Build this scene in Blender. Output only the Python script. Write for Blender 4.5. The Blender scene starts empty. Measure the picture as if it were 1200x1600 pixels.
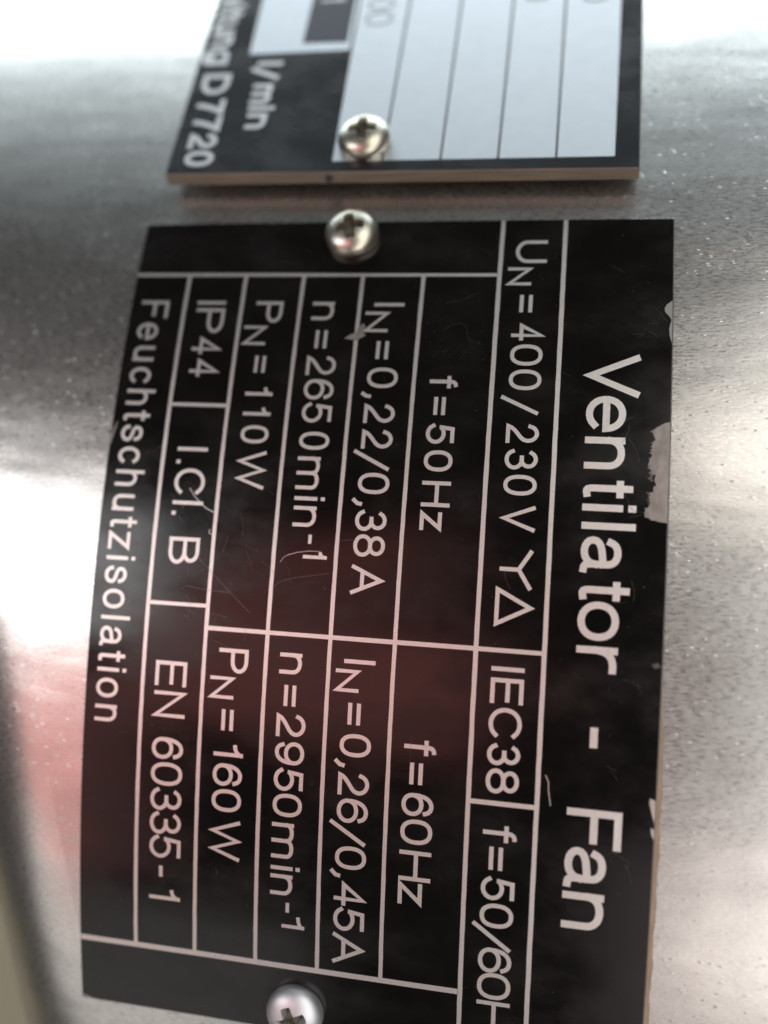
import bpy, bmesh, math, random
from mathutils import Vector, Matrix
random.seed(7)
scene = bpy.context.scene
MM = 0.001
RAD = 177.905            # radius of the drum at the face of the lower plate, mm (1 unit = 1 m)

# ---------------------------------------------------------------- camera
cam_d = bpy.data.cameras.new('camera')
cam = bpy.data.objects.new('camera', cam_d)
scene.collection.objects.link(cam)
scene.camera = cam
cam_d.sensor_fit = 'VERTICAL'
cam_d.sensor_height = 24.0
cam_d.lens = 1413.31 / 1600 * 24.0
cam_d.clip_start = 0.004
cam_d.clip_end = 20.0
cam.matrix_world = Matrix(((0.98130054, -0.04886455, 0.18617603, 0.04909179),
                           (0.10030412, 0.95534711, -0.27794061, -0.05264013),
                           (-0.16428128, 0.29141749, 0.94238395, 0.08628834),
                           (0, 0, 0, 1)))
cam_d.dof.use_dof = True
cam_d.dof.focus_distance = 0.0925
cam_d.dof.aperture_fstop = 4.2

# ---------------------------------------------------------------- world and lamps
world = bpy.data.worlds.new('World')
scene.world = world
world.use_nodes = True
bg = world.node_tree.nodes['Background']
bg.inputs['Color'].default_value = (0.95, 0.93, 0.90, 1)
bg.inputs['Strength'].default_value = 0.036

def area_lamp(name, alpha, xang, dist, sx, sy, radiance, color, spin=0.0, spread=180):
    """A soft lamp: alpha = tilt from straight up (+ towards the top plate), xang = tilt sideways."""
    a, b = math.radians(alpha), math.radians(xang)
    d = Vector((math.sin(b), math.cos(b) * math.sin(a), math.cos(b) * math.cos(a)))
    L = bpy.data.lights.new(name, 'AREA')
    L.shape = 'RECTANGLE'; L.size = sx; L.size_y = sy
    L.energy = radiance * math.pi * sx * sy
    L.color = color
    L.spread = math.radians(spread)
    o = bpy.data.objects.new(name, L)
    scene.collection.objects.link(o)
    o.location = Vector((0.03, -0.02, 0)) + d * dist
    # lamp plane: its local X stays level with the drum's axis, then spins
    z = d
    x = Vector((1, 0, 0)); x = (x - z * x.dot(z)).normalized(); y = z.cross(x)
    m = Matrix((x, y, z)).transposed().to_4x4()
    o.matrix_world = Matrix.Translation(o.location) @ m @ Matrix.Rotation(math.radians(spin), 4, 'Z')
    return o

#          name                alpha  xang dist  sx   sy   rad  colour
area_lamp('window_lamp',         85,  -8, 0.70, 1.10, 0.34, 3.6, (0.84, 0.95, 1.0), -6)
area_lamp('window_fill_lamp',    60,  -6, 0.70, 1.10, 0.30, 0.32, (0.82, 0.95, 1.0), -6)  # added dim lamp, softens the lower falloff of the window light
area_lamp('ceiling_lamp_left',  -12, -40, 0.70, 0.34, 0.20, 4.4, (1.0, 0.985, 0.98))
area_lamp('ceiling_lamp_right',   9,  22, 0.70, 0.30, 0.12, 2.6, (1.0, 0.92, 0.82))
area_lamp('red_clothing_fill',           -10, -15, 0.70, 0.22, 0.10, 1.00, (1.0, 0.30, 0.27), 20)  # these red lamps are added in place of unseen red clothing
area_lamp('red_clothing_fill',           -25, -15, 0.70, 0.30, 0.19, 1.30, (1.0, 0.33, 0.30), -8)
area_lamp('red_clothing_fill',           -42, -35, 0.70, 0.24, 0.30, 0.95, (1.0, 0.40, 0.37), 12)
area_lamp('fill_lamp_right',     -15,  36, 0.80, 0.46, 1.54, 2.0, (1.0, 0.975, 0.94))  # added broad fill that lifts the drum's right side
area_lamp('low_fill_right',     -58,  22, 0.70, 0.40, 0.40, 0.78, (1.0, 0.85, 0.80))  # added pinkish fill for the lower right of the drum
area_lamp('low_fill_left',      -70, -30, 0.70, 0.44, 0.30, 0.62, (1.0, 0.97, 0.92))  # added fill to brighten the drum at lower left

vs = scene.view_settings
vs.view_transform = 'Standard'
vs.look = 'None'
vs.exposure = 0.0
vs.gamma = 1.0

# ---------------------------------------------------------------- materials
def new_mat(name):
    m = bpy.data.materials.new(name); m.use_nodes = True
    nt = m.node_tree
    return m, nt, nt.nodes, nt.links, nt.nodes['Principled BSDF']

def ramp(nodes, stops):
    r = nodes.new('ShaderNodeValToRGB')
    while len(r.color_ramp.elements) < len(stops): r.color_ramp.elements.new(0.5)
    for e, (p, c) in zip(r.color_ramp.elements, stops):
        e.position = p; e.color = c if len(c) == 4 else (*c, 1)
    return r

def noise(nodes, links, vec, scale, detail=2, rough=0.5):
    n = nodes.new('ShaderNodeTexNoise'); n.inputs['Scale'].default_value = scale
    n.inputs['Detail'].default_value = detail; n.inputs['Roughness'].default_value = rough
    if vec: links.new(vec, n.inputs['Vector'])
    return n

def mapped(nodes, links, scale, rot=0.0, uv=True):
    t = nodes.new('ShaderNodeTexCoord'); mp = nodes.new('ShaderNodeMapping')
    mp.inputs['Scale'].default_value = scale; mp.inputs['Rotation'].default_value = (0, 0, rot)
    links.new(t.outputs['UV' if uv else 'Object'], mp.inputs['Vector'])
    return mp.outputs['Vector']

def math_node(nodes, links, op, a, b):
    n = nodes.new('ShaderNodeMath'); n.operation = op
    for i, v in enumerate((a, b)):
        if hasattr(v, 'node'): links.new(v, n.inputs[i])
        else: n.inputs[i].default_value = v
    return n.outputs[0]

# rolled sheet of the drum: UVs are in millimetres along (x, arc)
M_DRUM, nt, N, L, P = new_mat('rolled_sheet_metal')
P.inputs['Metallic'].default_value = 1.0
v1 = mapped(N, L, (1.1, 4.6, 1), math.radians(8))
v2 = mapped(N, L, (2.4, 9.0, 1), math.radians(-7))
v3 = mapped(N, L, (0.10, 0.14, 1))
n1 = noise(N, L, v1, 1.0, 3, 0.6); n2 = noise(N, L, v2, 1.0, 2, 0.55); n3 = noise(N, L, v3, 1.0, 3, 0.6)
cr = ramp(N, [(0.3, (0.70, 0.69, 0.67)), (0.7, (0.83, 0.82, 0.80))]); L.new(n3.outputs['Fac'], cr.inputs['Fac'])
L.new(cr.outputs['Color'], P.inputs['Base Color'])
rr = ramp(N, [(0.3, (0.22,) * 3), (0.7, (0.35,) * 3)]); L.new(n1.outputs['Fac'], rr.inputs['Fac'])
L.new(rr.outputs['Color'], P.inputs['Roughness'])
hsum = math_node(N, L, 'ADD', n1.outputs['Fac'], math_node(N, L, 'MULTIPLY', n2.outputs['Fac'], 0.45))
b1 = N.new('ShaderNodeBump'); b1.inputs['Strength'].default_value = 0.4; b1.inputs['Distance'].default_value = 0.00006
L.new(hsum, b1.inputs['Height'])
# sparse raised flecks in the rolled skin that glint, thicker in some patches than in others
vp = mapped(N, L, (1.15, 3.9, 1), math.radians(10))
vo = N.new('ShaderNodeTexVoronoi'); vo.inputs['Scale'].default_value = 1.0; L.new(vp, vo.inputs['Vector'])
sep = N.new('ShaderNodeSeparateColor'); L.new(vo.outputs['Color'], sep.inputs['Color'])
patch = noise(N, L, mapped(N, L, (0.16, 0.22, 1)), 1.0, 3, 0.6)
thr = math_node(N, L, 'SUBTRACT', 1.15, math_node(N, L, 'MULTIPLY', patch.outputs['Fac'], 0.55))
pick = math_node(N, L, 'GREATER_THAN', sep.outputs['Red'], thr)
dome = ramp(N, [(0.0, (1, 1, 1)), (0.34, (0, 0, 0))]); L.new(vo.outputs['Distance'], dome.inputs['Fac'])
b2 = N.new('ShaderNodeBump'); b2.inputs['Strength'].default_value = 0.5; b2.inputs['Distance'].default_value = 0.00004
L.new(math_node(N, L, 'MULTIPLY', dome.outputs['Color'], pick), b2.inputs['Height']); L.new(b1.outputs['Normal'], b2.inputs['Normal'])
# slow waves left by the rolls
wv = noise(N, L, mapped(N, L, (0.05, 0.16, 1), math.radians(4)), 1.0, 2, 0.5)
b3 = N.new('ShaderNodeBump'); b3.inputs['Strength'].default_value = 0.35; b3.inputs['Distance'].default_value = 0.0004
L.new(wv.outputs['Fac'], b3.inputs['Height']); L.new(b2.outputs['Normal'], b3.inputs['Normal'])
L.new(b3.outputs['Normal'], P.inputs['Normal'])
# the grain itself is stronger in patches
L.new(math_node(N, L, 'MULTIPLY', patch.outputs['Fac'], 0.42), b1.inputs['Strength'])

# satin black coating of the plates
def black_coat(name, base, rough):
    m, nt, N, L, P = new_mat(name)
    v = mapped(N, L, (0.09, 0.13, 1)); nz = noise(N, L, v, 1.0, 4, 0.65)
    r = ramp(N, [(0.42, (rough,) * 3), (0.70, (rough + 0.17,) * 3)]); L.new(nz.outputs['Fac'], r.inputs['Fac'])
    L.new(r.outputs['Color'], P.inputs['Roughness'])
    c = ramp(N, [(0.35, tuple(base)), (0.8, tuple(min(1, q * 1.9) for q in base))]); L.new(nz.outputs['Fac'], c.inputs['Fac'])
    L.new(c.outputs['Color'], P.inputs['Base Color'])
    v2 = mapped(N, L, (0.7, 9.0, 1)); n2 = noise(N, L, v2, 1.0, 2)
    b = N.new('ShaderNodeBump'); b.inputs['Strength'].default_value = 0.25; b.inputs['Distance'].default_value = 0.00001
    L.new(n2.outputs['Fac'], b.inputs['Height']); L.new(b.outputs['Normal'], P.inputs['Normal'])
    P.inputs['Specular IOR Level'].default_value = 0.55
    return m
M_BLACK = black_coat('black_coating', (0.004, 0.0036, 0.0034), 0.13)
M_BLACK2 = black_coat('blue_black_print', (0.006, 0.007, 0.009), 0.20)
M_BLACK2.node_tree.nodes['Principled BSDF'].inputs['Specular IOR Level'].default_value = 0.6

def metal(name, lo, hi, rough, sc=(2.0, 14.0, 1), bump=0.00002, metallic=1.0):
    m, nt, N, L, P = new_mat(name)
    P.inputs['Metallic'].default_value = metallic
    v = mapped(N, L, sc); nz = noise(N, L, v, 1.0, 3, 0.6)
    c = ramp(N, [(0.3, lo), (0.7, hi)]); L.new(nz.outputs['Fac'], c.inputs['Fac']); L.new(c.outputs['Color'], P.inputs['Base Color'])
    P.inputs['Roughness'].default_value = rough
    b = N.new('ShaderNodeBump'); b.inputs['Strength'].default_value = 0.4; b.inputs['Distance'].default_value = bump
    L.new(nz.outputs['Fac'], b.inputs['Height']); L.new(b.outputs['Normal'], P.inputs['Normal'])
    return m
M_BARE = metal('bare_aluminium_print', (0.80, 0.775, 0.755), (0.97, 0.945, 0.925), 0.42)
M_WORN = metal('scuffed_aluminium', (0.26, 0.24, 0.225), (0.44, 0.41, 0.385), 0.5, (0.9, 0.5, 1), 0.00003)
M_EDGE = metal('cut_aluminium_edge', (0.34, 0.33, 0.31), (0.52, 0.50, 0.48), 0.42)
M_FIELD = metal('silver_writing_field', (0.76, 0.79, 0.83), (0.80, 0.83, 0.87), 0.42, (0.5, 0.5, 1), 0.000004)
M_TAN = metal('tan_laminate_edge', (0.15, 0.125, 0.095), (0.25, 0.21, 0.16), 0.5, (0.12, 2.0, 1), 0.00002, 0.25)
M_BEAD = metal('brown_bead', (0.36, 0.25, 0.17), (0.48, 0.36, 0.26), 0.4, (0.7, 0.35, 1), 0.00003, 0.0)
M_LINE = metal('dark_ruling_ink', (0.035, 0.042, 0.05), (0.06, 0.07, 0.08), 0.45, metallic=0.0)
M_FAINT = metal('faded_stamp_ink', (0.26, 0.30, 0.33), (0.40, 0.44, 0.46), 0.45, metallic=0.3)
M_PALE = metal('pale_lettering', (0.68, 0.66, 0.67), (0.86, 0.85, 0.86), 0.45)
M_SCRATCH = metal('bright_scratch', (0.75, 0.70, 0.66), (0.95, 0.9, 0.86), 0.3)
M_FINE = metal('faint_scratch', (0.12, 0.11, 0.10), (0.26, 0.24, 0.22), 0.35)
M_DARK = metal('dark_matte', (0.015, 0.012, 0.01), (0.04, 0.03, 0.022), 0.7, (1, 1, 1), 0.00003, 0.0)
M_GREY = metal('grey_blue_print', (0.045, 0.05, 0.062), (0.07, 0.078, 0.095), 0.4, metallic=0.3)
M_RECESS = metal('dark_recess_metal', (0.09, 0.083, 0.065), (0.24, 0.22, 0.18), 0.40, (1, 1, 1), 0.00003, 0.6)
M_BENCH = metal('bench_top_paint', (0.30, 0.28, 0.20), (0.50, 0.47, 0.34), 0.6, (0.02, 0.02, 1), 0.00003, 0.0)

# zinc plated, yellow passivated screw
M_ZINC, nt, N, L, P = new_mat('yellow_zinc_plating')
P.inputs['Metallic'].default_value = 1.0
vv = mapped(N, L, (350, 350, 350), 0, False); nz = noise(N, L, vv, 1.0, 3)
c = ramp(N, [(0.3, (0.68, 0.68, 0.65)), (0.55, (0.62, 0.60, 0.48)), (0.75, (0.62, 0.53, 0.46))])
L.new(nz.outputs['Fac'], c.inputs['Fac']); L.new(c.outputs['Color'], P.inputs['Base Color'])
P.inputs['Roughness'].default_value = 0.33

M_BLUEZINC_LIT = metal('lit_blue_zinc', (0.78, 0.80, 0.86), (0.92, 0.94, 0.98), 0.50, (1, 1, 1))

# ---------------------------------------------------------------- helpers
def cyl(x, s, h=0.0):
    """(mm along the axis, mm round the drum, mm above the lower plate's face) -> metres"""
    t = s / RAD
    return Vector((x, -(RAD + h) * math.sin(t), (RAD + h) * math.cos(t) - RAD)) * MM

PHI = math.radians(-8.0); ROT = math.radians(-0.5)
def upper(a, b, h=0.0):
    """(mm from its left, mm up from its lower edge, mm above its face) on the flat upper plate -> metres"""
    a2 = a * math.cos(ROT) - b * math.sin(ROT); b2 = a * math.sin(ROT) + b * math.cos(ROT)
    return Vector((a2, 12.0 + b2 * math.cos(PHI) - h * math.sin(PHI), 2.0 + b2 * math.sin(PHI) + h * math.cos(PHI))) * MM

def thing(name, label, cat, loc, group=None):
    o = bpy.data.objects.new(name, None); scene.collection.objects.link(o)
    o.empty_display_size = 0.01
    o.location = loc; o['label'] = label; o['category'] = cat
    if group: o['group'] = group
    return o

def mesh_obj(name, verts, faces, mat, parent=None, uvs=None, smooth=False, kind=None, sharp=None):
    me = bpy.data.meshes.new(name)
    off = parent.location if parent else Vector((0, 0, 0))
    me.from_pydata([tuple(Vector(v) - off) for v in verts], [], faces)
    if uvs:
        ul = me.uv_layers.new(name='UVMap')
        for lp in me.loops: ul.data[lp.index].uv = uvs[lp.vertex_index]
    me.materials.append(mat)
    if smooth:
        for p in me.polygons: p.use_smooth = True
        if sharp: me.set_sharp_from_angle(angle=math.radians(sharp))
    me.update()
    o = bpy.data.objects.new(name, me); scene.collection.objects.link(o)
    if parent: o.parent = parent
    if kind: o['kind'] = kind
    return o

class Sheet:
    """flat pieces laid on a surface: 2-D points (u = reading direction, v = letter height) mapped by fn(u, v, h)"""
    def __init__(self, fn): self.fn = fn; self.v = []; self.f = []; self.uv = []; self.k = 0
    def add(self, pts, faces, h):
        b = len(self.v)
        for (u, v) in pts: self.v.append(self.fn(u, v, h)); self.uv.append((v, u))
        self.f += [tuple(b + i for i in f) for f in faces]
    def stroke(self, line, t, h, closed=False, cap=True):
        """a pen stroke of width t along a polyline, mitred at its corners"""
        P = [Vector(p) for p in line]
        Q = [P[0]]
        for p in P[1:]:
            if (p - Q[-1]).length > 1e-5: Q.append(p)
        if closed and (Q[0] - Q[-1]).length < 1e-5: Q.pop()
        n = len(Q)
        if n < 2: return
        if not closed and cap:
            Q[0] = Q[0] + (Q[0] - Q[1]).normalized() * t / 2
            Q[-1] = Q[-1] + (Q[-1] - Q[-2]).normalized() * t / 2
        pts = []
        for i in range(n):
            if closed: d0 = (Q[i] - Q[i - 1]).normalized(); d1 = (Q[(i + 1) % n] - Q[i]).normalized()
            else:
                d0 = (Q[i] - Q[i - 1]).normalized() if i else (Q[1] - Q[0]).normalized()
                d1 = (Q[i + 1] - Q[i]).normalized() if i < n - 1 else d0
            n0 = Vector((-d0.y, d0.x)); n1 = Vector((-d1.y, d1.x))
            m = n0 + n1
            if m.length < 0.35: m = n0
            m.normalize(); k = 1.0 / max(0.42, m.dot(n0))
            pts.append(Q[i] + m * (t / 2 * k)); pts.append(Q[i] - m * (t / 2 * k))
        fs = [(2 * i + 1, 2 * i, 2 * i + 2, 2 * i + 3) for i in range(n - 1)]
        if closed: fs.append((2 * n - 1, 2 * n - 2, 0, 1))
        self.k += 1
        self.add([tuple(p) for p in pts], fs, h + 0.0015 * (self.k % 7))
    def poly(self, pts, h):
        """a filled outline as a fan round its middle"""
        n = len(pts); c = (sum(p[0] for p in pts) / n, sum(p[1] for p in pts) / n)
        self.add([c] + list(pts), [(0, 1 + i, 1 + (i + 1) % n) for i in range(n)], h)
    def build(self, name, mat, parent, **kw):
        fs = []
        for f in self.f:   # every face looks outwards, away from the sheet
            a, b, c = (self.v[i] for i in f[:3])
            nrm = (b - a).cross(c - a)
            fs.append(f if nrm.z >= 0 else tuple(reversed(f)))
        return mesh_obj(name, self.v, fs, mat, parent, self.uv, **kw)

# ---------------------------------------------------------------- pen-stroke lettering
def arc(cx, cy, rx, ry, a0, a1, n=14, p=2.0):
    out = []
    for i in range(n + 1):
        a = math.radians(a0 + (a1 - a0) * i / n); c, s = math.cos(a), math.sin(a)
        out.append((cx + rx * math.copysign(abs(c) ** (2 / p), c), cy + ry * math.copysign(abs(s) ** (2 / p), s)))
    return out
def bez(a, b, c, d, n=10):
    return [tuple((1 - t) ** 3 * a[k] + 3 * (1 - t) ** 2 * t * b[k] + 3 * (1 - t) * t * t * c[k] + t ** 3 * d[k] for k in (0, 1)) for t in [i / n for i in range(n + 1)]]
XH = 0.72
def O(cx, cy, rx, ry, p=2.3): return ('c', arc(cx, cy, rx, ry, 0, 360, 28, p)[:-1])
def S(*pts): return ('o', list(pts))
six = [O(.5, .32, .5, .32, 2.1), ('o', bez((0, .34), (-.02, .78), (.22, 1.0), (.55, 1.0)) + bez((.55, 1.0), (.78, 1.0), (.9, .9), (.94, .78), 5)[1:])]
G = {
 '0': [('c', arc(.5, .5, .5, .5, 0, 360, 32, 2.35)[:-1])],
 '1': [S((.86, 0), (.86, 1)), ('o', bez((0, .76), (.45, .77), (.75, .85), (.86, .98), 5))],
 '2': [('o', arc(.48, .70, .47, .30, 168, -10, 12) + bez((.94, .62), (.86, .40), (.12, .28), (.02, .0), 7)[1:] + [(1, 0)])],
 '3': [('o', arc(.47, .755, .44, .245, 158, -80, 12) + [(.36, .52)]), ('o', [(.36, .52)] + arc(.48, .265, .52, .265, 82, -165, 14))],
 '4': [S((.74, 0), (.74, 1), (0, .29), (1, .29))],
 '5': [('o', [(.92, 1), (.17, 1), (.06, .46)] + arc(.48, .325, .52, .325, 142, -160, 15))],
 '6': six,
 '7': [('o', [(0, 1), (1, 1)] + bez((1, 1), (.6, .62), (.42, .3), (.36, 0), 6)[1:])],
 '8': [O(.5, .765, .42, .235, 2.1), O(.5, .27, .5, .27, 2.1)],
 '9': [(k, [(1 - x, 1 - y) for x, y in l]) for k, l in six],
 '-': [S((0, .36), (1, .36))],
 '=': [S((0, .24), (1, .24)), S((0, .56), (1, .56))],
 '/': [S((0, -.24), (1, .94))],
 '.': [S((.5, 0), (.5, .01))],
 ',': [S((1, .07), (.85, -.04), (.1, -.16))],
 'A': [S((0, 0), (.5, 1), (1, 0)), S((.19, .33), (.81, .33))],
 'B': [('o', [(.55, .53), (0, .53), (0, 1), (.55, 1)] + arc(.55, .765, .38, .235, 90, -90, 9)), ('o', [(.55, .53)] + arc(.55, .265, .45, .265, 90, -90, 9) + [(.0, 0), (0, .53)])],
 'C': [('o', arc(.52, .5, .52, .5, 38, 322, 22, 2.1))],
 'D': [('c', [(0, 0), (0, 1)] + arc(.42, .5, .58, .5, 90, -90, 14, 2.2))],
 'E': [S((1, 1), (0, 1), (0, 0), (1, 0)), S((0, .53), (.92, .53))],
 'F': [S((1, 1), (0, 1), (0, 0)), S((0, .50), (.86, .50))],
 'H': [S((0, 0), (0, 1)), S((1, 0), (1, 1)), S((0, .53), (1, .53))],
 'I': [S((.5, 0), (.5, 1))],
 'N': [S((0, 0), (0, 1), (1, 0), (1, 1))],
 'P': [('o', [(0, 0), (0, 1), (.55, 1)] + arc(.55, .735, .45, .265, 90, -90, 9) + [(0, .47)])],
 'U': [('o', [(0, 1), (0, .36)] + arc(.5, .36, .5, .36, 180, 360, 12) + [(1, 1)])],
 'V': [S((0, 1), (.5, 0), (1, 1))],
 'W': [S((0, 1), (.25, 0), (.5, 1), (.75, 0), (1, 1))],
 'star': [S((.5, 0), (.5, .60), (0, 1)), S((.5, .60), (1, 1))],
 'delta': [('c', [(0, 0), (.5, 1), (1, 0)])],
 'a': [('o', arc(.44, .50, .38, .22, 165, 0, 10, 2.2) + [(.82, .15)] + bez((.82, .15), (.82, .03), (.88, 0), (1, 0), 4)[1:]),
       ('o', bez((.82, .42), (.6, .38), (0, .42), (0, .19), 8) + bez((0, .19), (0, -.05), (.78, -.08), (.82, .24), 9)[1:])],
 'c': [('o', arc(.52, XH / 2, .52, XH / 2, 40, 320, 18, 2.1))],
 'e': [('o', [(.03, .37), (1, .37)] + arc(.5, XH / 2, .5, XH / 2, 0, 318, 22, 2.1)[1:])],
 'f': [('o', [(.42, 0), (.42, .76)] + arc(.78, .80, .36, .20, 180, 90, 6)), S((0, XH), (.95, XH))],
 'g': [O(.48, XH / 2, .48, XH / 2), ('o', [(1, XH), (1, -.06)] + arc(.5, -.06, .5, .2, 0, -165, 9))],
 'h': [S((0, 0), (0, 1)), ('o', arc(.5, XH - .28, .5, .28, 172, 0, 10, 2.2) + [(1, 0)])],
 'i': [S((.5, 0), (.5, XH)), S((.5, .985), (.5, 1.0))],
 'l': [S((.5, 0), (.5, 1))],
 'm': [S((0, 0), (0, XH)), ('o', arc(.25, XH - .2, .25, .2, 172, 0, 8, 2.2) + [(.5, 0)]), ('o', arc(.75, XH - .2, .25, .2, 172, 0, 8, 2.2) + [(1, 0)])],
 'n': [S((0, 0), (0, XH)), ('o', arc(.5, XH - .28, .5, .28, 172, 0, 10, 2.2) + [(1, 0)])],
 'o': [O(.5, XH / 2, .5, XH / 2, 2.15)],
 'r': [S((0, 0), (0, XH)), ('o', bez((0, .36), (.05, .62), (.4, XH), (1, XH - .02), 8))],
 's': [('o', bez((.95, .53), (.92, .78), (.04, .80), (.04, .54), 9) + bez((.04, .54), (.04, .34), (1, .42), (1, .2), 9)[1:] + bez((1, .2), (1, -.07), (.02, -.08), (0, .2), 9)[1:])],
 't': [('o', [(.45, .92), (.45, .14)] + bez((.45, .14), (.46, -.01), (.65, -.01), (1, .01), 5)[1:]), S((0, XH), (1, XH))],
 'u': [S((1, 0), (1, XH)), ('o', [(0, XH), (0, .26)] + arc(.5, .26, .5, .26, 180, 352, 10, 2.2))],
 'z': [S((0, XH), (.96, XH), (0, 0), (1, 0))],
}
def glyph(sheet, ch, u0, u1, base, H, t, h=0.014):
    w = max(u1 - u0 - t, 0.0)
    for k, l in G[ch]:
        pts = [(u0 + t / 2 + x * w, base + t / 2 + y * (H - t)) for x, y in l]
        sheet.stroke(pts, t, h, closed=(k == 'c'))

# ---------------------------------------------------------------- bench far below and the fan drum
b = 0.9
mesh_obj('bench_top', [(-b, -b, -0.30), (b, -b, -0.30), (b, b, -0.30), (-b, b, -0.30)], [(0, 1, 2, 3)], M_BENCH,
         uvs=[(0, 0), (b * 1000, 0), (b * 1000, b * 1000), (0, b * 1000)], kind='structure')

drum = thing('fan_housing', 'curved grey rolled metal drum of a fan, behind both rating plates', 'fan housing', (0, 0, 0))
EDGE = [(-230, -75), (-60, -48), (-20, -33), (0, -25.5), (20, -18.6), (32, -14.6), (45, -10.4), (60, -7.3), (75, -3.7), (88, -1.3), (105, 0.5), (140, 2.5), (260, 4)]
def edge_x(s):
    for (s0, x0), (s1, x1) in zip(EDGE, EDGE[1:]):
        if s <= s1:
            return x0 + (x1 - x0) * (s - s0) / (s1 - s0)
    return EDGE[-1][1]
def smooth_edge(s): return sum(edge_x(s + d) for d in (-9, -6, -3, 0, 3, 6, 9)) / 7
H0 = -0.62                      # skin of the drum under the lower plate
ss = [-230 + 470 * i / 235 for i in range(236)]
nx = 44
v, f, uv = [], [], []
for s in ss:
    e = smooth_edge(s) + 3.6
    for j in range(nx + 1):
        x = e + (170 - e) * (j / nx) ** 1.3
        v.append(cyl(x, s, H0)); uv.append((x, s))
for i in range(len(ss) - 1):
    for j in range(nx):
        a = i * (nx + 1) + j; f.append((a, a + nx + 1, a + nx + 2, a + 1))
mesh_obj('drum_skin', v, f, M_DRUM, drum, uv, smooth=True)
# rolled end of the sheet, then the side wall going down
prof = [(21 * math.sin(math.radians(a)), 21 * (1 - math.cos(math.radians(a)))) for a in range(0, 91, 5)] + [(21.3, 40), (21.6, 100)]
v, f, uv = [], [], []
for s in ss:
    e = smooth_edge(s) + 3.6
    for dx, dh in prof: v.append(cyl(e - dx, s, H0 - dh)); uv.append((e - dx - dh, s))
m = len(prof)
for i in range(len(ss) - 1):
    for j in range(m - 1):
        a = i * m + j; f.append((a, a + 1, a + m + 1, a + m))
mesh_obj('rolled_rim', v, f, M_DRUM, drum, uv, smooth=True)
# small bright dings in the skin beside the plate
for (px, ps, ang, ln, w) in [(66.0, -7.5, .2, .5, .34), (67.6, -5.3, .4, .55, .4), (67.9, -4.8, 1.2, .4, .3), (64.6, -1.6, -.35, 1.2, .22), (66.3, -1.2, .05, 1.3, .28), (64.1, 30.6, .1, .9, .45), (67.4, 37.0, .2, 1.3, .4)]:
    n = 9; ca, sa = math.cos(ang), math.sin(ang)
    pts = []
    for q in range(n):
        t = 2 * math.pi * q / n; r = random.uniform(.7, 1.1)
        a_, b_ = math.cos(t) * ln / 2 * r, math.sin(t) * w / 2 * r
        pts.append((px + a_ * ca - b_ * sa, ps + a_ * sa + b_ * ca))
    vv = [cyl(px, ps, H0 + .05)] + [cyl(x, y, H0 + .004) for x, y in pts]
    mesh_obj('ding', vv, [(0, 1 + (i + 1) % n, 1 + i) for i in range(n)], M_EDGE, drum, [(px, ps)] + pts, smooth=True)

# ---------------------------------------------------------------- lower plate (black fan plate)
PW, S0, S1 = 60.0, -6.99, 82.6
plate = thing('rating_plate', 'whole black rating plate headed Ventilator - Fan, bent to the drum', 'rating plate', cyl(PW / 2, 38, -0.6))
def lower_fn(u, v, h): return cyl(v, u, h)
def bent_slab(x0, x1, s0, s1, rings, name, mat, n=56, skip_top=False):
    """a slab bent round the drum; rings = [(inset, height), ...] from its top face down"""
    v, f, uv = [], [], []
    outline = []
    for inset, h in rings:
        start = len(v)
        for i in range(n + 1):
            s = s0 + inset + (s1 - s0 - 2 * inset) * i / n
            v.append(cyl(x0 + inset, s, h)); uv.append((x0 + inset, s)); v.append(cyl(x1 - inset, s, h)); uv.append((x1 - inset, s))
        loop = [start + 2 * i for i in range(n + 1)] + [start + 2 * i + 1 for i in range(n, -1, -1)]
        outline.append((start, loop))
    st = outline[0][0]
    for i in range(n): f.append((st + 2 * i, st + 2 * i + 2, st + 2 * i + 3, st + 2 * i + 1))
    for (_, la), (_, lb) in zip(outline, outline[1:]):
        k = len(la)
        for i in range(k): f.append((la[i], lb[i], lb[(i + 1) % k], la[(i + 1) % k]))
    return mesh_obj(name, v, f, mat, plate, uv, smooth=True, sharp=25)
bent_slab(0, PW, S0, S1, [(0.16, -0.02), (0.0, -0.13), (0.0, -0.60)], 'backing_sheet', M_EDGE)
# black face: outline with one corner chipped away and a bite out of the right edge
def outline_lower():
    i = 0.12
    pts = [(S0 + i + (S1 - S0 - 2 * i) * k / 60, PW - i) for k in range(61)]
    pts2 = []
    for s, x in pts:
        if 3.0 < s < 5.2: x -= 0.75 * math.sin(math.pi * (s - 3.0) / 2.2)
        elif 5.2 <= s < 7.6: x -= 0.28 * math.sin(math.pi * (s - 5.2) / 2.4)
        pts2.append((s, x))
    return pts2
right = []
k = 0; s = S0 + .12
while s < S1 - .12:
    x = PW - .12 - random.uniform(0, .03)
    if 3.0 < s < 4.9: x -= 0.8 * math.sin(math.pi * (s - 3.0) / 1.9) ** .7
    elif 4.9 <= s < 7.8: x -= 0.3 * math.sin(math.pi * (s - 4.9) / 2.9)
    right.append((s, x)); s += 0.45 if 2 < s < 9 else 1.4
right.append((S1 - .12, PW - .12))
v, f, uv = [], [], []
for s, xr in right:
    xl = .12 + (1.55 if s > S1 - .5 else 0)
    for j in range(9):
        x = xl + (xr - xl) * j / 8; v.append(cyl(x, s, 0)); uv.append((x, s))
for i in range(len(right) - 1):
    for j in range(8):
        a = i * 9 + j; f.append((a, a + 9, a + 10, a + 1))
mesh_obj('black_face', v, f, M_BLACK, plate, uv, smooth=True)
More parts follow.
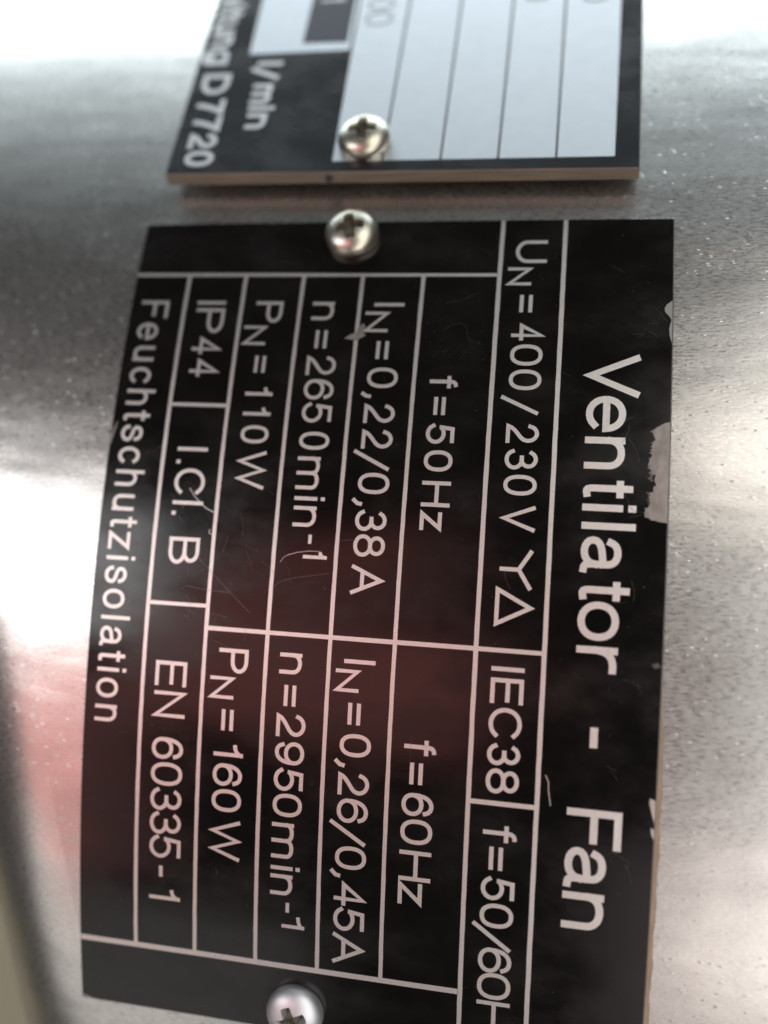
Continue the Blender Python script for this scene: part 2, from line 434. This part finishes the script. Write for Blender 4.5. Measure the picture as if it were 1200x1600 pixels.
# narrow brown bead along the right-hand edge
v, f, uv = [], [], []
n = 60
for i in range(n + 1):
    s = 40 + 42 * i / n; w = 0.5 * min(1, (s - 40) / 9) * (1 + .12 * math.sin(s * 1.1) + .08 * math.sin(s * 2.9))
    for q, (a, hh) in enumerate([(0, -.22), (.55, -.30), (1, -.60)]): v.append(cyl(PW - .01 + a * max(w, .02), s, hh)); uv.append((PW + a, s))
for i in range(n):
    for j in range(2): a = 3 * i + j; f.append((a, a + 3, a + 4, a + 1))
mesh_obj('edge_bead', v, f, M_BEAD, plate, uv, smooth=True)

XL = [6.62, 13.39, 20.19, 26.94, 33.70, 41.94, 48.68]       # the long ruled lines
def rule(u0, v0, u1, v1, t, h):
    sh = Sheet(lower_fn)
    n = max(1, int(math.hypot(u1 - u0, v1 - v0) / (1.2 if abs(u1 - u0) > abs(v1 - v0) else 8)))
    pts = [(u0 + (u1 - u0) * i / n, v0 + (v1 - v0) * i / n) for i in range(n + 1)]
    w = t / 2; q = []; long = abs(u1 - u0) > abs(v1 - v0)
    for (u, v) in pts:
        e1, e2 = w + random.uniform(-.018, .018), w + random.uniform(-.018, .018)
        q += ([(u, v - e1), (u, v + e2)] if long else [(u - e1, v), (u + e2, v)])
    sh.add(q, [(2 * i, 2 * i + 1, 2 * i + 3, 2 * i + 2) for i in range(n)], h)
    return sh.build('rule_line', M_BARE, plate)
for x in XL[:5]: rule(0.0, x, 75.1, x, .43, .010)
for x in XL[5:]: rule(S0 + .15, x, S1 - .15, x, .47, .010)
rule(0, .13, 0, XL[5] - .28, .41, .006)
rule(15.78, XL[0], 15.78, XL[1], .42, .006)
rule(37.65, XL[0], 37.65, XL[1], .41, .006)
rule(39.95, XL[1], 39.95, XL[6], .46, .006)
rule(55.08, XL[5], 55.08, XL[6], .48, .006)
rule(75.1, .13, 75.1, XL[5] - .28, .60, .006)

TEXT = [
('Feuchtschutzisolation', 1.35, 1.31, 3.3, 50.6, 3.35, 0.46, [('F', 3.35, 5.52), ('e', 6.12, 8.21), ('u', 8.99, 10.79), ('c', 11.55, 13.48), ('h', 14.17, 15.98), ('t', 16.67, 17.8), ('s', 18.34, 20.21), ('c', 20.82, 22.75), ('h', 23.44, 25.24), ('u', 26.15, 27.96), ('t', 28.65, 29.78), ('z', 30.3, 32.21), ('i', 32.95, 33.3), ('s', 34.06, 35.93), ('o', 36.53, 38.64), ('l', 39.4, 39.76), ('a', 40.54, 42.69), ('t', 43.17, 44.29), ('i', 44.99, 45.34), ('o', 46.1, 48.21), ('n', 48.97, 50.77)]),
('IP44', 8.09, 8.35, 3.6, 12.4, 3.38, 0.46, [('I', 3.31, 3.79), ('P', 4.27, 7.28), ('4', 7.83, 9.84), ('4', 10.45, 12.5)]),
('I.Cl. B', 8.21, 8.43, 20.8, 33.3, 3.49, 0.48, [('I', 20.54, 21.12), ('.', 21.98, 22.55), ('C', 22.98, 25.96), ('l', 26.45, 27.08), ('.', 27.57, 28.27), ('B', 30.5, 33.4)]),
('EN 60335-1', 8.01, 8.18, 44.0, 69.2, 3.55, 0.48, [('E', 43.75, 46.4), ('N', 46.94, 49.73), ('6', 51.84, 54.17), ('0', 54.51, 56.99), ('3', 57.33, 59.69), ('3', 59.9, 62.28), ('5', 62.42, 64.89), ('-', 65.75, 66.96), ('1', 68.33, 69.64)]),
('PN=110W', 15.1, 15.27, 3.7, 24.7, 3.13, 0.45, [('P', 3.35, 5.95), ('N', 6.34, 8.65, -0.34, 0.84), ('=', 9.94, 11.9), ('1', 13.61, 14.64), ('1', 15.89, 16.91), ('0', 17.92, 19.93), ('W', 20.78, 24.94)]),
('PN=160W', 15.03, 15.01, 42.1, 64.1, 3.25, 0.48, [('P', 41.92, 44.47), ('N', 44.87, 47.22, -0.25, 0.82), ('=', 48.29, 50.51), ('1', 51.93, 53.35), ('6', 53.96, 56.33), ('0', 56.67, 59.07), ('W', 59.96, 64.27)]),
('n=2650min-1', 21.62, 21.97, 3.6, 28.5, 3.31, 0.46, [('n', 3.38, 5.57), ('=', 6.8, 8.93), ('2', 9.83, 12.06), ('6', 12.5, 14.83), ('5', 15.19, 17.42), ('0', 18.42, 20.39), ('m', 21.17, 24.71), ('i', 25.33, 26.02), ('n', 26.5, 28.68), ('-', 29.49, 30.44, 0.32, 0.75), ('1', 31.25, 32.06, 0.42, 0.78)]),
('n=2950min-1', 21.7, 21.72, 42.1, 67.0, 3.16, 0.48, [('n', 41.88, 44.06), ('=', 45.19, 47.37), ('2', 48.16, 50.55), ('9', 51.02, 53.41), ('5', 53.81, 56.16), ('0', 56.43, 58.86), ('m', 59.53, 63.29), ('i', 63.98, 64.67), ('n', 65.02, 67.25), ('-', 68.02, 69.08, 0.32, 0.75), ('1', 69.44, 70.93, 0.42, 0.78)]),
('IN=0,22/0,38A', 28.56, 28.69, 3.6, 35.2, 3.35, 0.47, [('I', 3.34, 3.96), ('N', 4.5, 6.94, -0.26, 0.78), ('=', 7.99, 10.07), ('0', 11.03, 13.35), (',', 13.79, 14.5), ('2', 15.15, 17.27), ('2', 17.98, 20.07), ('/', 20.21, 22.35), ('0', 22.63, 24.88), (',', 25.35, 26.17), ('3', 26.64, 28.79), ('8', 29.13, 31.46), ('A', 32.33, 35.37)]),
('IN=0,26/0,45A', 28.55, 28.57, 42.1, 73.6, 3.28, 0.49, [('I', 41.81, 42.66), ('N', 43.05, 45.39, -0.25, 0.76), ('=', 46.44, 48.66), ('0', 49.57, 51.93), (',', 52.2, 53.05), ('2', 53.58, 55.89), ('6', 56.22, 58.74), ('/', 58.54, 61.02), ('0', 61.16, 63.59), (',', 63.66, 64.54), ('4', 65.02, 67.5), ('5', 67.71, 70.22), ('A', 70.5, 73.84)]),
('f=50Hz', 35.39, 35.44, 12.0, 28.2, 2.99, 0.48, [('f', 11.83, 13.26), ('=', 14.18, 16.16), ('5', 17.13, 19.28), ('0', 19.96, 22.21), ('H', 23.23, 25.91), ('z', 26.45, 28.37)]),
('f=60Hz', 35.24, 35.23, 49.7, 66.3, 3.27, 0.5, [('f', 49.54, 51.15), ('=', 51.87, 54.07), ('6', 54.92, 57.27), ('0', 57.6, 60.17), ('H', 60.83, 63.97), ('z', 64.17, 66.47)]),
('UN=400/230V', 43.5, 43.78, -3.9, 27.8, 3.35, 0.47, [('U', -4.25, -1.46), ('N', -0.91, 1.27, -0.22, 0.76), ('=', 2.41, 4.45), ('4', 5.79, 7.7), ('0', 8.13, 10.51), ('0', 10.94, 13.2), ('/', 13.83, 15.84), ('2', 16.87, 18.91), ('3', 19.59, 21.67), ('0', 22.2, 24.33), ('V', 25.38, 28.0)]),
('Y', 43.87, 43.73, 31.7, 32.6, 3.24, 0.48, [('Y', 29.85, 33.82)]),
('D', 43.54, 43.61, 33.9, 37.4, 3.73, 0.48, [('D', 33.69, 37.52)]),
('IEC38', 43.58, 43.57, 41.6, 54.0, 3.28, 0.5, [('I', 41.45, 42.09), ('E', 42.66, 45.19), ('C', 45.57, 48.68), ('3', 49.18, 51.28), ('8', 51.6, 54.09)]),
('f=50/60Hz', 43.55, 43.65, 57.4, 78.4, 3.34, 0.5, [('f', 57.24, 58.99), ('=', 59.44, 61.79), ('5', 62.51, 64.88), ('0', 65.21, 67.75), ('/', 67.28, 70.12), ('6', 69.85, 72.52), ('0', 72.52, 75.38), ('H', 75.59, 78.94), ('z', 79.38, 81.87)]),
('Ventilator', 51.6, 51.74, 11.0, 41.2, 5.23, 0.80, [('V', 9.15, 13.69), ('e', 13.62, 17.42), ('n', 17.96, 21.28), ('t', 22.4, 24.16), ('i', 24.68, 25.71), ('l', 26.49, 27.58), ('a', 28.09, 31.71), ('t', 32.47, 34.36), ('o', 34.49, 38.31), ('r', 38.87, 41.43)]),
('-', 51.9, 51.9, 47.1, 48.3, 5.02, 0.86, [('-', 46.7, 48.7)]),
('Fan', 51.61, 51.55, 54.9, 66.2, 5.27, 0.84, [('F', 54.68, 58.5), ('a', 58.48, 62.53), ('n', 62.98, 66.7)]),
]
for name, b0, b1, s0, s1, H, t, glyphs in TEXT:
    sh = Sheet(lower_fn)
    for g in glyphs:
        ch, u0, u1 = g[:3]; ch = {'Y': 'star', 'D': 'delta'}.get(ch, ch)
        um = (u0 + u1) / 2; base = b0 + (b1 - b0) * min(1.05, max(-.05, (um - s0) / max(1, s1 - s0)))
        hh, tt = H, t
        if len(g) > 3: base += g[3] * H; hh = H * g[4]; tt = t * .92
        glyph(sh, ch, u0, u1, base, hh, tt * .87)
    sh.build('lettering', M_BARE, plate)

# scuffs, chips and scratches in the black face
sh = Sheet(lower_fn)
out = []
for i in range(130):
    q = i / 129; s = 16.2 + (26.4 - 16.2) * q
    wd = 1.95 * min(1, (q / .10) ** .6) * min(1, ((1 - q) / .05) ** .5 + .05) * (.86 + .10 * math.sin(s * 1.3) + .06 * math.sin(s * 3.7 + 1))
    if 21.6 < s < 22.8: wd *= .78
    if s > 24.6: wd *= 1.08
    wd += random.uniform(-.10, .10) * min(1, wd) + (random.random() < .16) * random.uniform(.08, .3) * min(1, wd)
    out.append((s, 59.86 - max(.02, wd)))
n = len(out)
sh.add(out + [(p[0], 59.86) for p in out], [(i, i + 1, n + i + 1, n + i) for i in range(n - 1)], .008)
for i in range(26):
    s = random.choice((random.uniform(19.5, 22.5), random.uniform(23.5, 26.4))); x = 58.25 + random.uniform(-.05, .2)
    sh.stroke([(s, x), (s + random.uniform(-.2, .1), x - random.uniform(.12, .5))], random.uniform(.025, .05), .009)
sh.build('worn_patch', M_WORN, plate)
def blob(pts, mat, name='paint_chip', h=.012):
    s_ = Sheet(lower_fn); s_.poly([(b_, a_) for a_, b_ in pts], h); s_.build(name, mat, plate)
blob([(25.6, 7.75), (26.3, 7.25), (26.9, 7.0), (27.1, 6.3), (27.6, 5.9), (27.9, 6.4), (27.5, 6.9), (28.0, 7.3), (27.4, 7.7), (26.9, 7.95), (26.4, 7.85)], M_WORN, h=.03)
blob([(.78, 17.9), (.62, 18.6), (.25, 20.4), (.14, 20.7), (.14, 19.6), (.45, 18.4)], M_WORN)
blob([(59.85, 53.2), (59.35, 53.0), (59.3, 53.5), (59.6, 54.6), (59.85, 55.4)], M_SCRATCH)
blob([(59.85, 56.0), (59.55, 55.8), (59.6, 56.4), (59.85, 57.0)], M_SCRATCH)
blob([(58.9, 40.2), (59.5, 40.0), (59.8, 40.4), (59.2, 40.6)], M_FINE)
SCR = [[(10.14, 25.17), (10.75, 25.99), (11.48, 26.65), (12.2, 27.24), (13.19, 27.68)], [(20.98, 32.52), (21.29, 32.03), (21.75, 31.73), (22.77, 31.41), (24.0, 31.2), (25.18, 31.2)], [(20.5, 35.24), (20.88, 34.74), (21.49, 34.44), (22.98, 34.01), (24.21, 33.8), (26.38, 33.4)], [(11.62, 32.32), (13.44, 33.99), (15.54, 35.89), (18.05, 38.01)], [(12.87, 29.5), (12.84, 29.91), (13.14, 30.04)], [(36.34, 6.69), (37.18, 6.01), (38.19, 5.77), (38.76, 6.14), (38.93, 6.66), (39.05, 7.4), (39.5, 7.9), (40.53, 8.18)], [(36.42, 3.37), (37.99, 3.13), (39.18, 2.51), (39.64, 2.2)], [(49.42, 51.83), (49.7, 52.43), (49.74, 53.24), (49.99, 54.67)], [(10.7, 35.66), (12.89, 35.93), (15.77, 36.08)], [(27.35, 29.94), (28.16, 29.83), (28.9, 29.72)], [(44.33, 32.04), (44.51, 32.86), (45.0, 33.79)], [(37.04, 8.75), (36.39, 9.13), (37.06, 8.97)]]
for i, l in enumerate(SCR):
    s_ = Sheet(lower_fn); bright = i in (0, 1, 4, 7)
    s_.stroke([(b_, a_) for a_, b_ in l], (.08 if i == 0 else .05 if bright else .032) if i != 7 else .14, .034)
    s_.build('scratch', M_SCRATCH if bright else M_FINE, plate)
dust = Sheet(lower_fn)
for i in range(240):
    s, x = random.uniform(S0 + 1, S1 - 1), random.uniform(1, 59)
    if random.random() < .35: s, x = random.gauss(8, 4), random.gauss(38, 2.5)
    r = random.uniform(.02, .055); a = random.uniform(0, 3.1)
    dust.poly([(s + r * math.cos(a + q * 1.257) * random.uniform(.6, 1.5), x + r * math.sin(a + q * 1.257)) for q in range(5)], .028)
fine = Sheet(lower_fn)
for i in range(130):
    s, x = random.choice(((random.uniform(S0 + 1, S1 - 1), random.uniform(1, 59)), (random.gauss(35, 4), random.gauss(14, 5)), (random.gauss(-3, 2), random.uniform(2, 58)), (random.uniform(0, 75), random.gauss(57, 1.2))))
    if not (S0 + 1 < s < S1 - 2 and 1 < x < 59): continue
    a = random.gauss(1.2, .7); ln = random.choice((.25, .4, .8, 1.6, 2.6)) * random.uniform(.6, 1.2); c_ = random.uniform(-.4, .4)
    fine.stroke([(s + ln * q / 4 * math.cos(a + c_ * q / 4), x + ln * q / 4 * math.sin(a + c_ * q / 4)) for q in range(5)], random.uniform(.012, .026), .026)
fine.build('fine_scratches', M_FINE, plate, kind='stuff')
dust.build('dust_specks', M_FINE, plate, kind='stuff')

# ---------------------------------------------------------------- upper plate (thick, flat, silver fields)
UP = thing('rating_plate', 'thick upper rating plate with white ruled field and tan edge, partly out of frame', 'rating plate', upper(29, 22, -1.75))
def upper_fn(u, v, h): return upper(v, -u, h)        # reading direction runs down the plate
x0, x1, y0, y1, T = 2.1, 56.08, 0.13, 46.0, 1.6
def slab_rings(rings):
    v, uv = [], []
    for ins, h in rings:
        for a, b in ((x0 + ins, y0 + ins), (x1 - ins, y0 + ins), (x1 - ins, y1 - ins), (x0 + ins, y1 - ins)):
            v.append(upper(a, b, h)); uv.append((a + b, h))
    f = []
    for r in range(len(rings) - 1):
        for i in range(4):
            a, b = 4 * r + i, 4 * r + (i + 1) % 4; f.append((a, a + 4, b + 4, b))
    return v, f, uv
v, f, uv = slab_rings([(0.14, -.015), (0.0, -.12), (0, -T)]); f.append((0, 1, 2, 3)); mesh_obj('laminate_core', v, f, M_TAN, UP, uv)
def usheet(pts, h, name, mat):
    s_ = Sheet(upper_fn); s_.add([(-b_, a_) for a_, b_ in pts], [tuple(range(len(pts)))], h); return s_.build(name, mat, UP)
usheet([(x0 + .1, y0 + .1), (x1 - .1, y0 + .1), (x1 - .1, y1 - .1), (x0 + .1, y1 - .1)], 0, 'black_face', M_BLACK2)
usheet([(22.15, 1.8), (53.45, 1.83), (53.62, y1 - 2), (21.3, y1 - 2)], .015, 'white_field', M_FIELD)
usheet([(8.62, 19.95), (21.42, 20.0), (21.1, y1 - 2), (8.1, y1 - 2)], .018, 'white_box', M_FIELD)
usheet([(15.22, 21.5), (20.95, 21.42), (20.8, y1 - 4), (15.2, y1 - 4)], .030, 'dark_block', M_GREY)
for xa, xb in ((27.95, 27.93), (34.57, 34.39), (40.95, 40.76), (47.25, 46.97)):
    usheet([(xa - .13, 1.8), (xa + .13, 1.8), (xb + .13, y1 - 2), (xb - .13, y1 - 2)], .03, 'ruled_line', M_LINE)
def utext(glyphs, b0, b1, H, t, mat, h=.02):
    s_ = Sheet(upper_fn); n = len(glyphs)
    for i, (ch, a, b_) in enumerate(glyphs):
        y = (a + b_) / 2; base = b0[0] + (b1[0] - b0[0]) * (y - b0[1]) / (b1[1] - b0[1])
        glyph(s_, ch, -a, -b_, base, H, t, h)
    return s_.build('lettering', mat, UP)
utext([('e', 32.45, 29.82), ('i', 29.45, 28.69), ('t', 28.35, 26.76), ('u', 26.42, 24.1), ('n', 23.67, 21.4), ('g', 20.96, 18.3), ('D', 16.6, 13.15), ('7', 12.2, 9.8), ('7', 9.4, 7.0), ('2', 6.55, 4.15), ('0', 3.8, 1.35)],
      (3.45, 14.8), (4.1, 1.6), 3.6, .68, M_PALE)
utext([('l', 18.5, 17.8), ('/', 17.5, 15.4), ('m', 14.6, 11.3), ('i', 10.85, 10.2), ('n', 9.7, 7.2)], (10.05, 17.9), (10.5, 7.3), 3.3, .64, M_PALE)
utext([('0', 31.6, 29.5), ('0', 29.1, 27.0), ('0', 26.6, 24.15)], (22.65, 28.0), (22.75, 24), 3.45, .30, M_FAINT, .034)
utext([('0', 29.3, 26.5)], (48.9, 29), (49.0, 26), 3.4, .3, M_FAINT, .034)
utext([('0', 29.9, 27.2)], (42.0, 29), (42.0, 26), 3.4, .3, M_FAINT, .034)
utext([('0', 32.4, 30.4), ('1', 29.9, 29.0)], (16.4, 29), (16.4, 26), 3.2, .4, M_PALE, .036)
# small dark lump set on the lower edge
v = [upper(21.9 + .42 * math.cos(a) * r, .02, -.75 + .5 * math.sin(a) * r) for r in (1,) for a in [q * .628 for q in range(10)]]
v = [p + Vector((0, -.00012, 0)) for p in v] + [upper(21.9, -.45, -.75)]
mesh_obj('dark_lump', v, [(i, (i + 1) % 10, 10) for i in range(10)], M_DARK, UP, [(0, 0)] * 11, smooth=True)

# ---------------------------------------------------------------- pan head screws
def screw_mesh():
    R, NA, NR = 3.05, 96, 46
    K = [0]
    kk = []
    v, f = [], []
    def hgt(x, y):
        r = math.hypot(x, y) / R
        z = 0.45 + 1.75 * math.sqrt(max(0, 1 - (r ** 2.1) * .985)) ** 0.95
        # cross recess: four tapering wings and a round well, walls slightly sloped
        def wing(p, q):
            l = 1.0 - max(0, min(1, (abs(p) - 1.30) / .30)); w = .43 - .05 * abs(p)
            return l * (1 - max(0, min(1, (abs(q) - w) / .14)))
        k = max(wing(x, y), wing(y, x), 1 - max(0, min(1, (math.hypot(x, y) - .62) / .2)))
        deep = 1.6 - .45 * min(1, math.hypot(x, y) / 1.6)
        K[0] = k
        return z - deep * k
    v.append((0, 0, hgt(0, 0))); kk.append(K[0])
    for i in range(1, NR + 1):
        r = R * (i / NR)
        for j in range(NA):
            a = 2 * math.pi * j / NA; x, y = r * math.cos(a), r * math.sin(a)
            v.append((x, y, hgt(x, y))); kk.append(K[0])
    for j in range(NA): f.append((0, 1 + j, 1 + (j + 1) % NA))
    for i in range(NR - 1):
        for j in range(NA):
            a = 1 + i * NA + j; b_ = 1 + i * NA + (j + 1) % NA; f.append((a, a + NA, b_ + NA, b_))
    base = len(v)
    for z, rr in ((.28, R * 1.0), (.0, R * .97)):
        for j in range(NA): a = 2 * math.pi * j / NA; v.append((rr * math.cos(a), rr * math.sin(a), z))
    prev = 1 + (NR - 1) * NA
    for st in (base, base + NA):
        for j in range(NA):
            f.append((prev + j, st + j, st + (j + 1) % NA, prev + (j + 1) % NA))
        prev = st
    def part(nm, faces, mat):
        used = sorted({i for q in faces for i in q}); mp = {i: n_ for n_, i in enumerate(used)}
        me = bpy.data.meshes.new(nm)
        me.from_pydata([tuple(c * MM for c in v[i]) for i in used], [], [tuple(mp[i] for i in q) for q in faces])
        for p in me.polygons: p.use_smooth = True
        me.set_sharp_from_angle(angle=math.radians(48)); me.materials.append(mat)
        return me
    deep = [all(i < len(kk) and kk[i] > .45 for i in q) for q in f]
    me = part('screw_head', [q for q, d in zip(f, deep) if not d], M_ZINC)
    rc = part('cross_recess', [q for q, d in zip(f, deep) if d], M_RECESS)  # recess faces get a darker material than the head
    sk = bpy.data.meshes.new('screw_shank')
    n = 16; vs_, fs_ = [], []
    for z in (-6.0, .1):
        for j in range(n): a = 2 * math.pi * j / n; vs_.append((1.45 * MM * math.cos(a), 1.45 * MM * math.sin(a), z * MM))
    fs_ = [(j, (j + 1) % n, n + (j + 1) % n, n + j) for j in range(n)] + [tuple(range(n - 1, -1, -1))]
    sk.from_pydata(vs_, [], fs_); sk.materials.append(M_ZINC)
    return me, rc, sk
HEAD, RECESS, SHANK = screw_mesh()
proto = None
for loc, tilt, spin, lab in (
        (cyl(25.15, -5.0, .02), -5.0 / RAD, 10, 'domed cross-head screw through the top edge of the fully visible black plate'),
        (upper(25.55, 4.75, .05), PHI, 2, 'domed cross-head screw standing on the white field of the upper plate'),
        (cyl(24.75, 79.9, .02), 79.9 / RAD, 24, 'bluish shiny screw at the bottom of the picture, cut off by its lower edge')):
    if proto is None:
        o = proto = thing('pan_head_screw', lab, 'screw', loc, 'screws holding the rating plates')
        for nm, me in (('screw_head', HEAD), ('cross_recess', RECESS), ('screw_shank', SHANK)):
            c_ = bpy.data.objects.new(nm, me); scene.collection.objects.link(c_); c_.parent = o
        kids = list(o.children)
    else:
        o = proto.copy(); scene.collection.objects.link(o); o['label'] = lab; o.location = loc
        for k_ in kids:
            c_ = k_.copy(); scene.collection.objects.link(c_); c_.parent = o
            if spin == 24 and k_.data == HEAD:      # lowest screw: bluish plating, lamp highlight put into its pale colour
                c_.material_slots[0].link = 'OBJECT'; c_.material_slots[0].material = M_BLUEZINC_LIT
    o.rotation_mode = 'XYZ'
    # tilt about the drum's axis, spin about the screw's own axis
    o.rotation_euler = (Matrix.Rotation(tilt, 3, 'X') @ Matrix.Rotation(math.radians(spin), 3, 'Z')).to_euler()
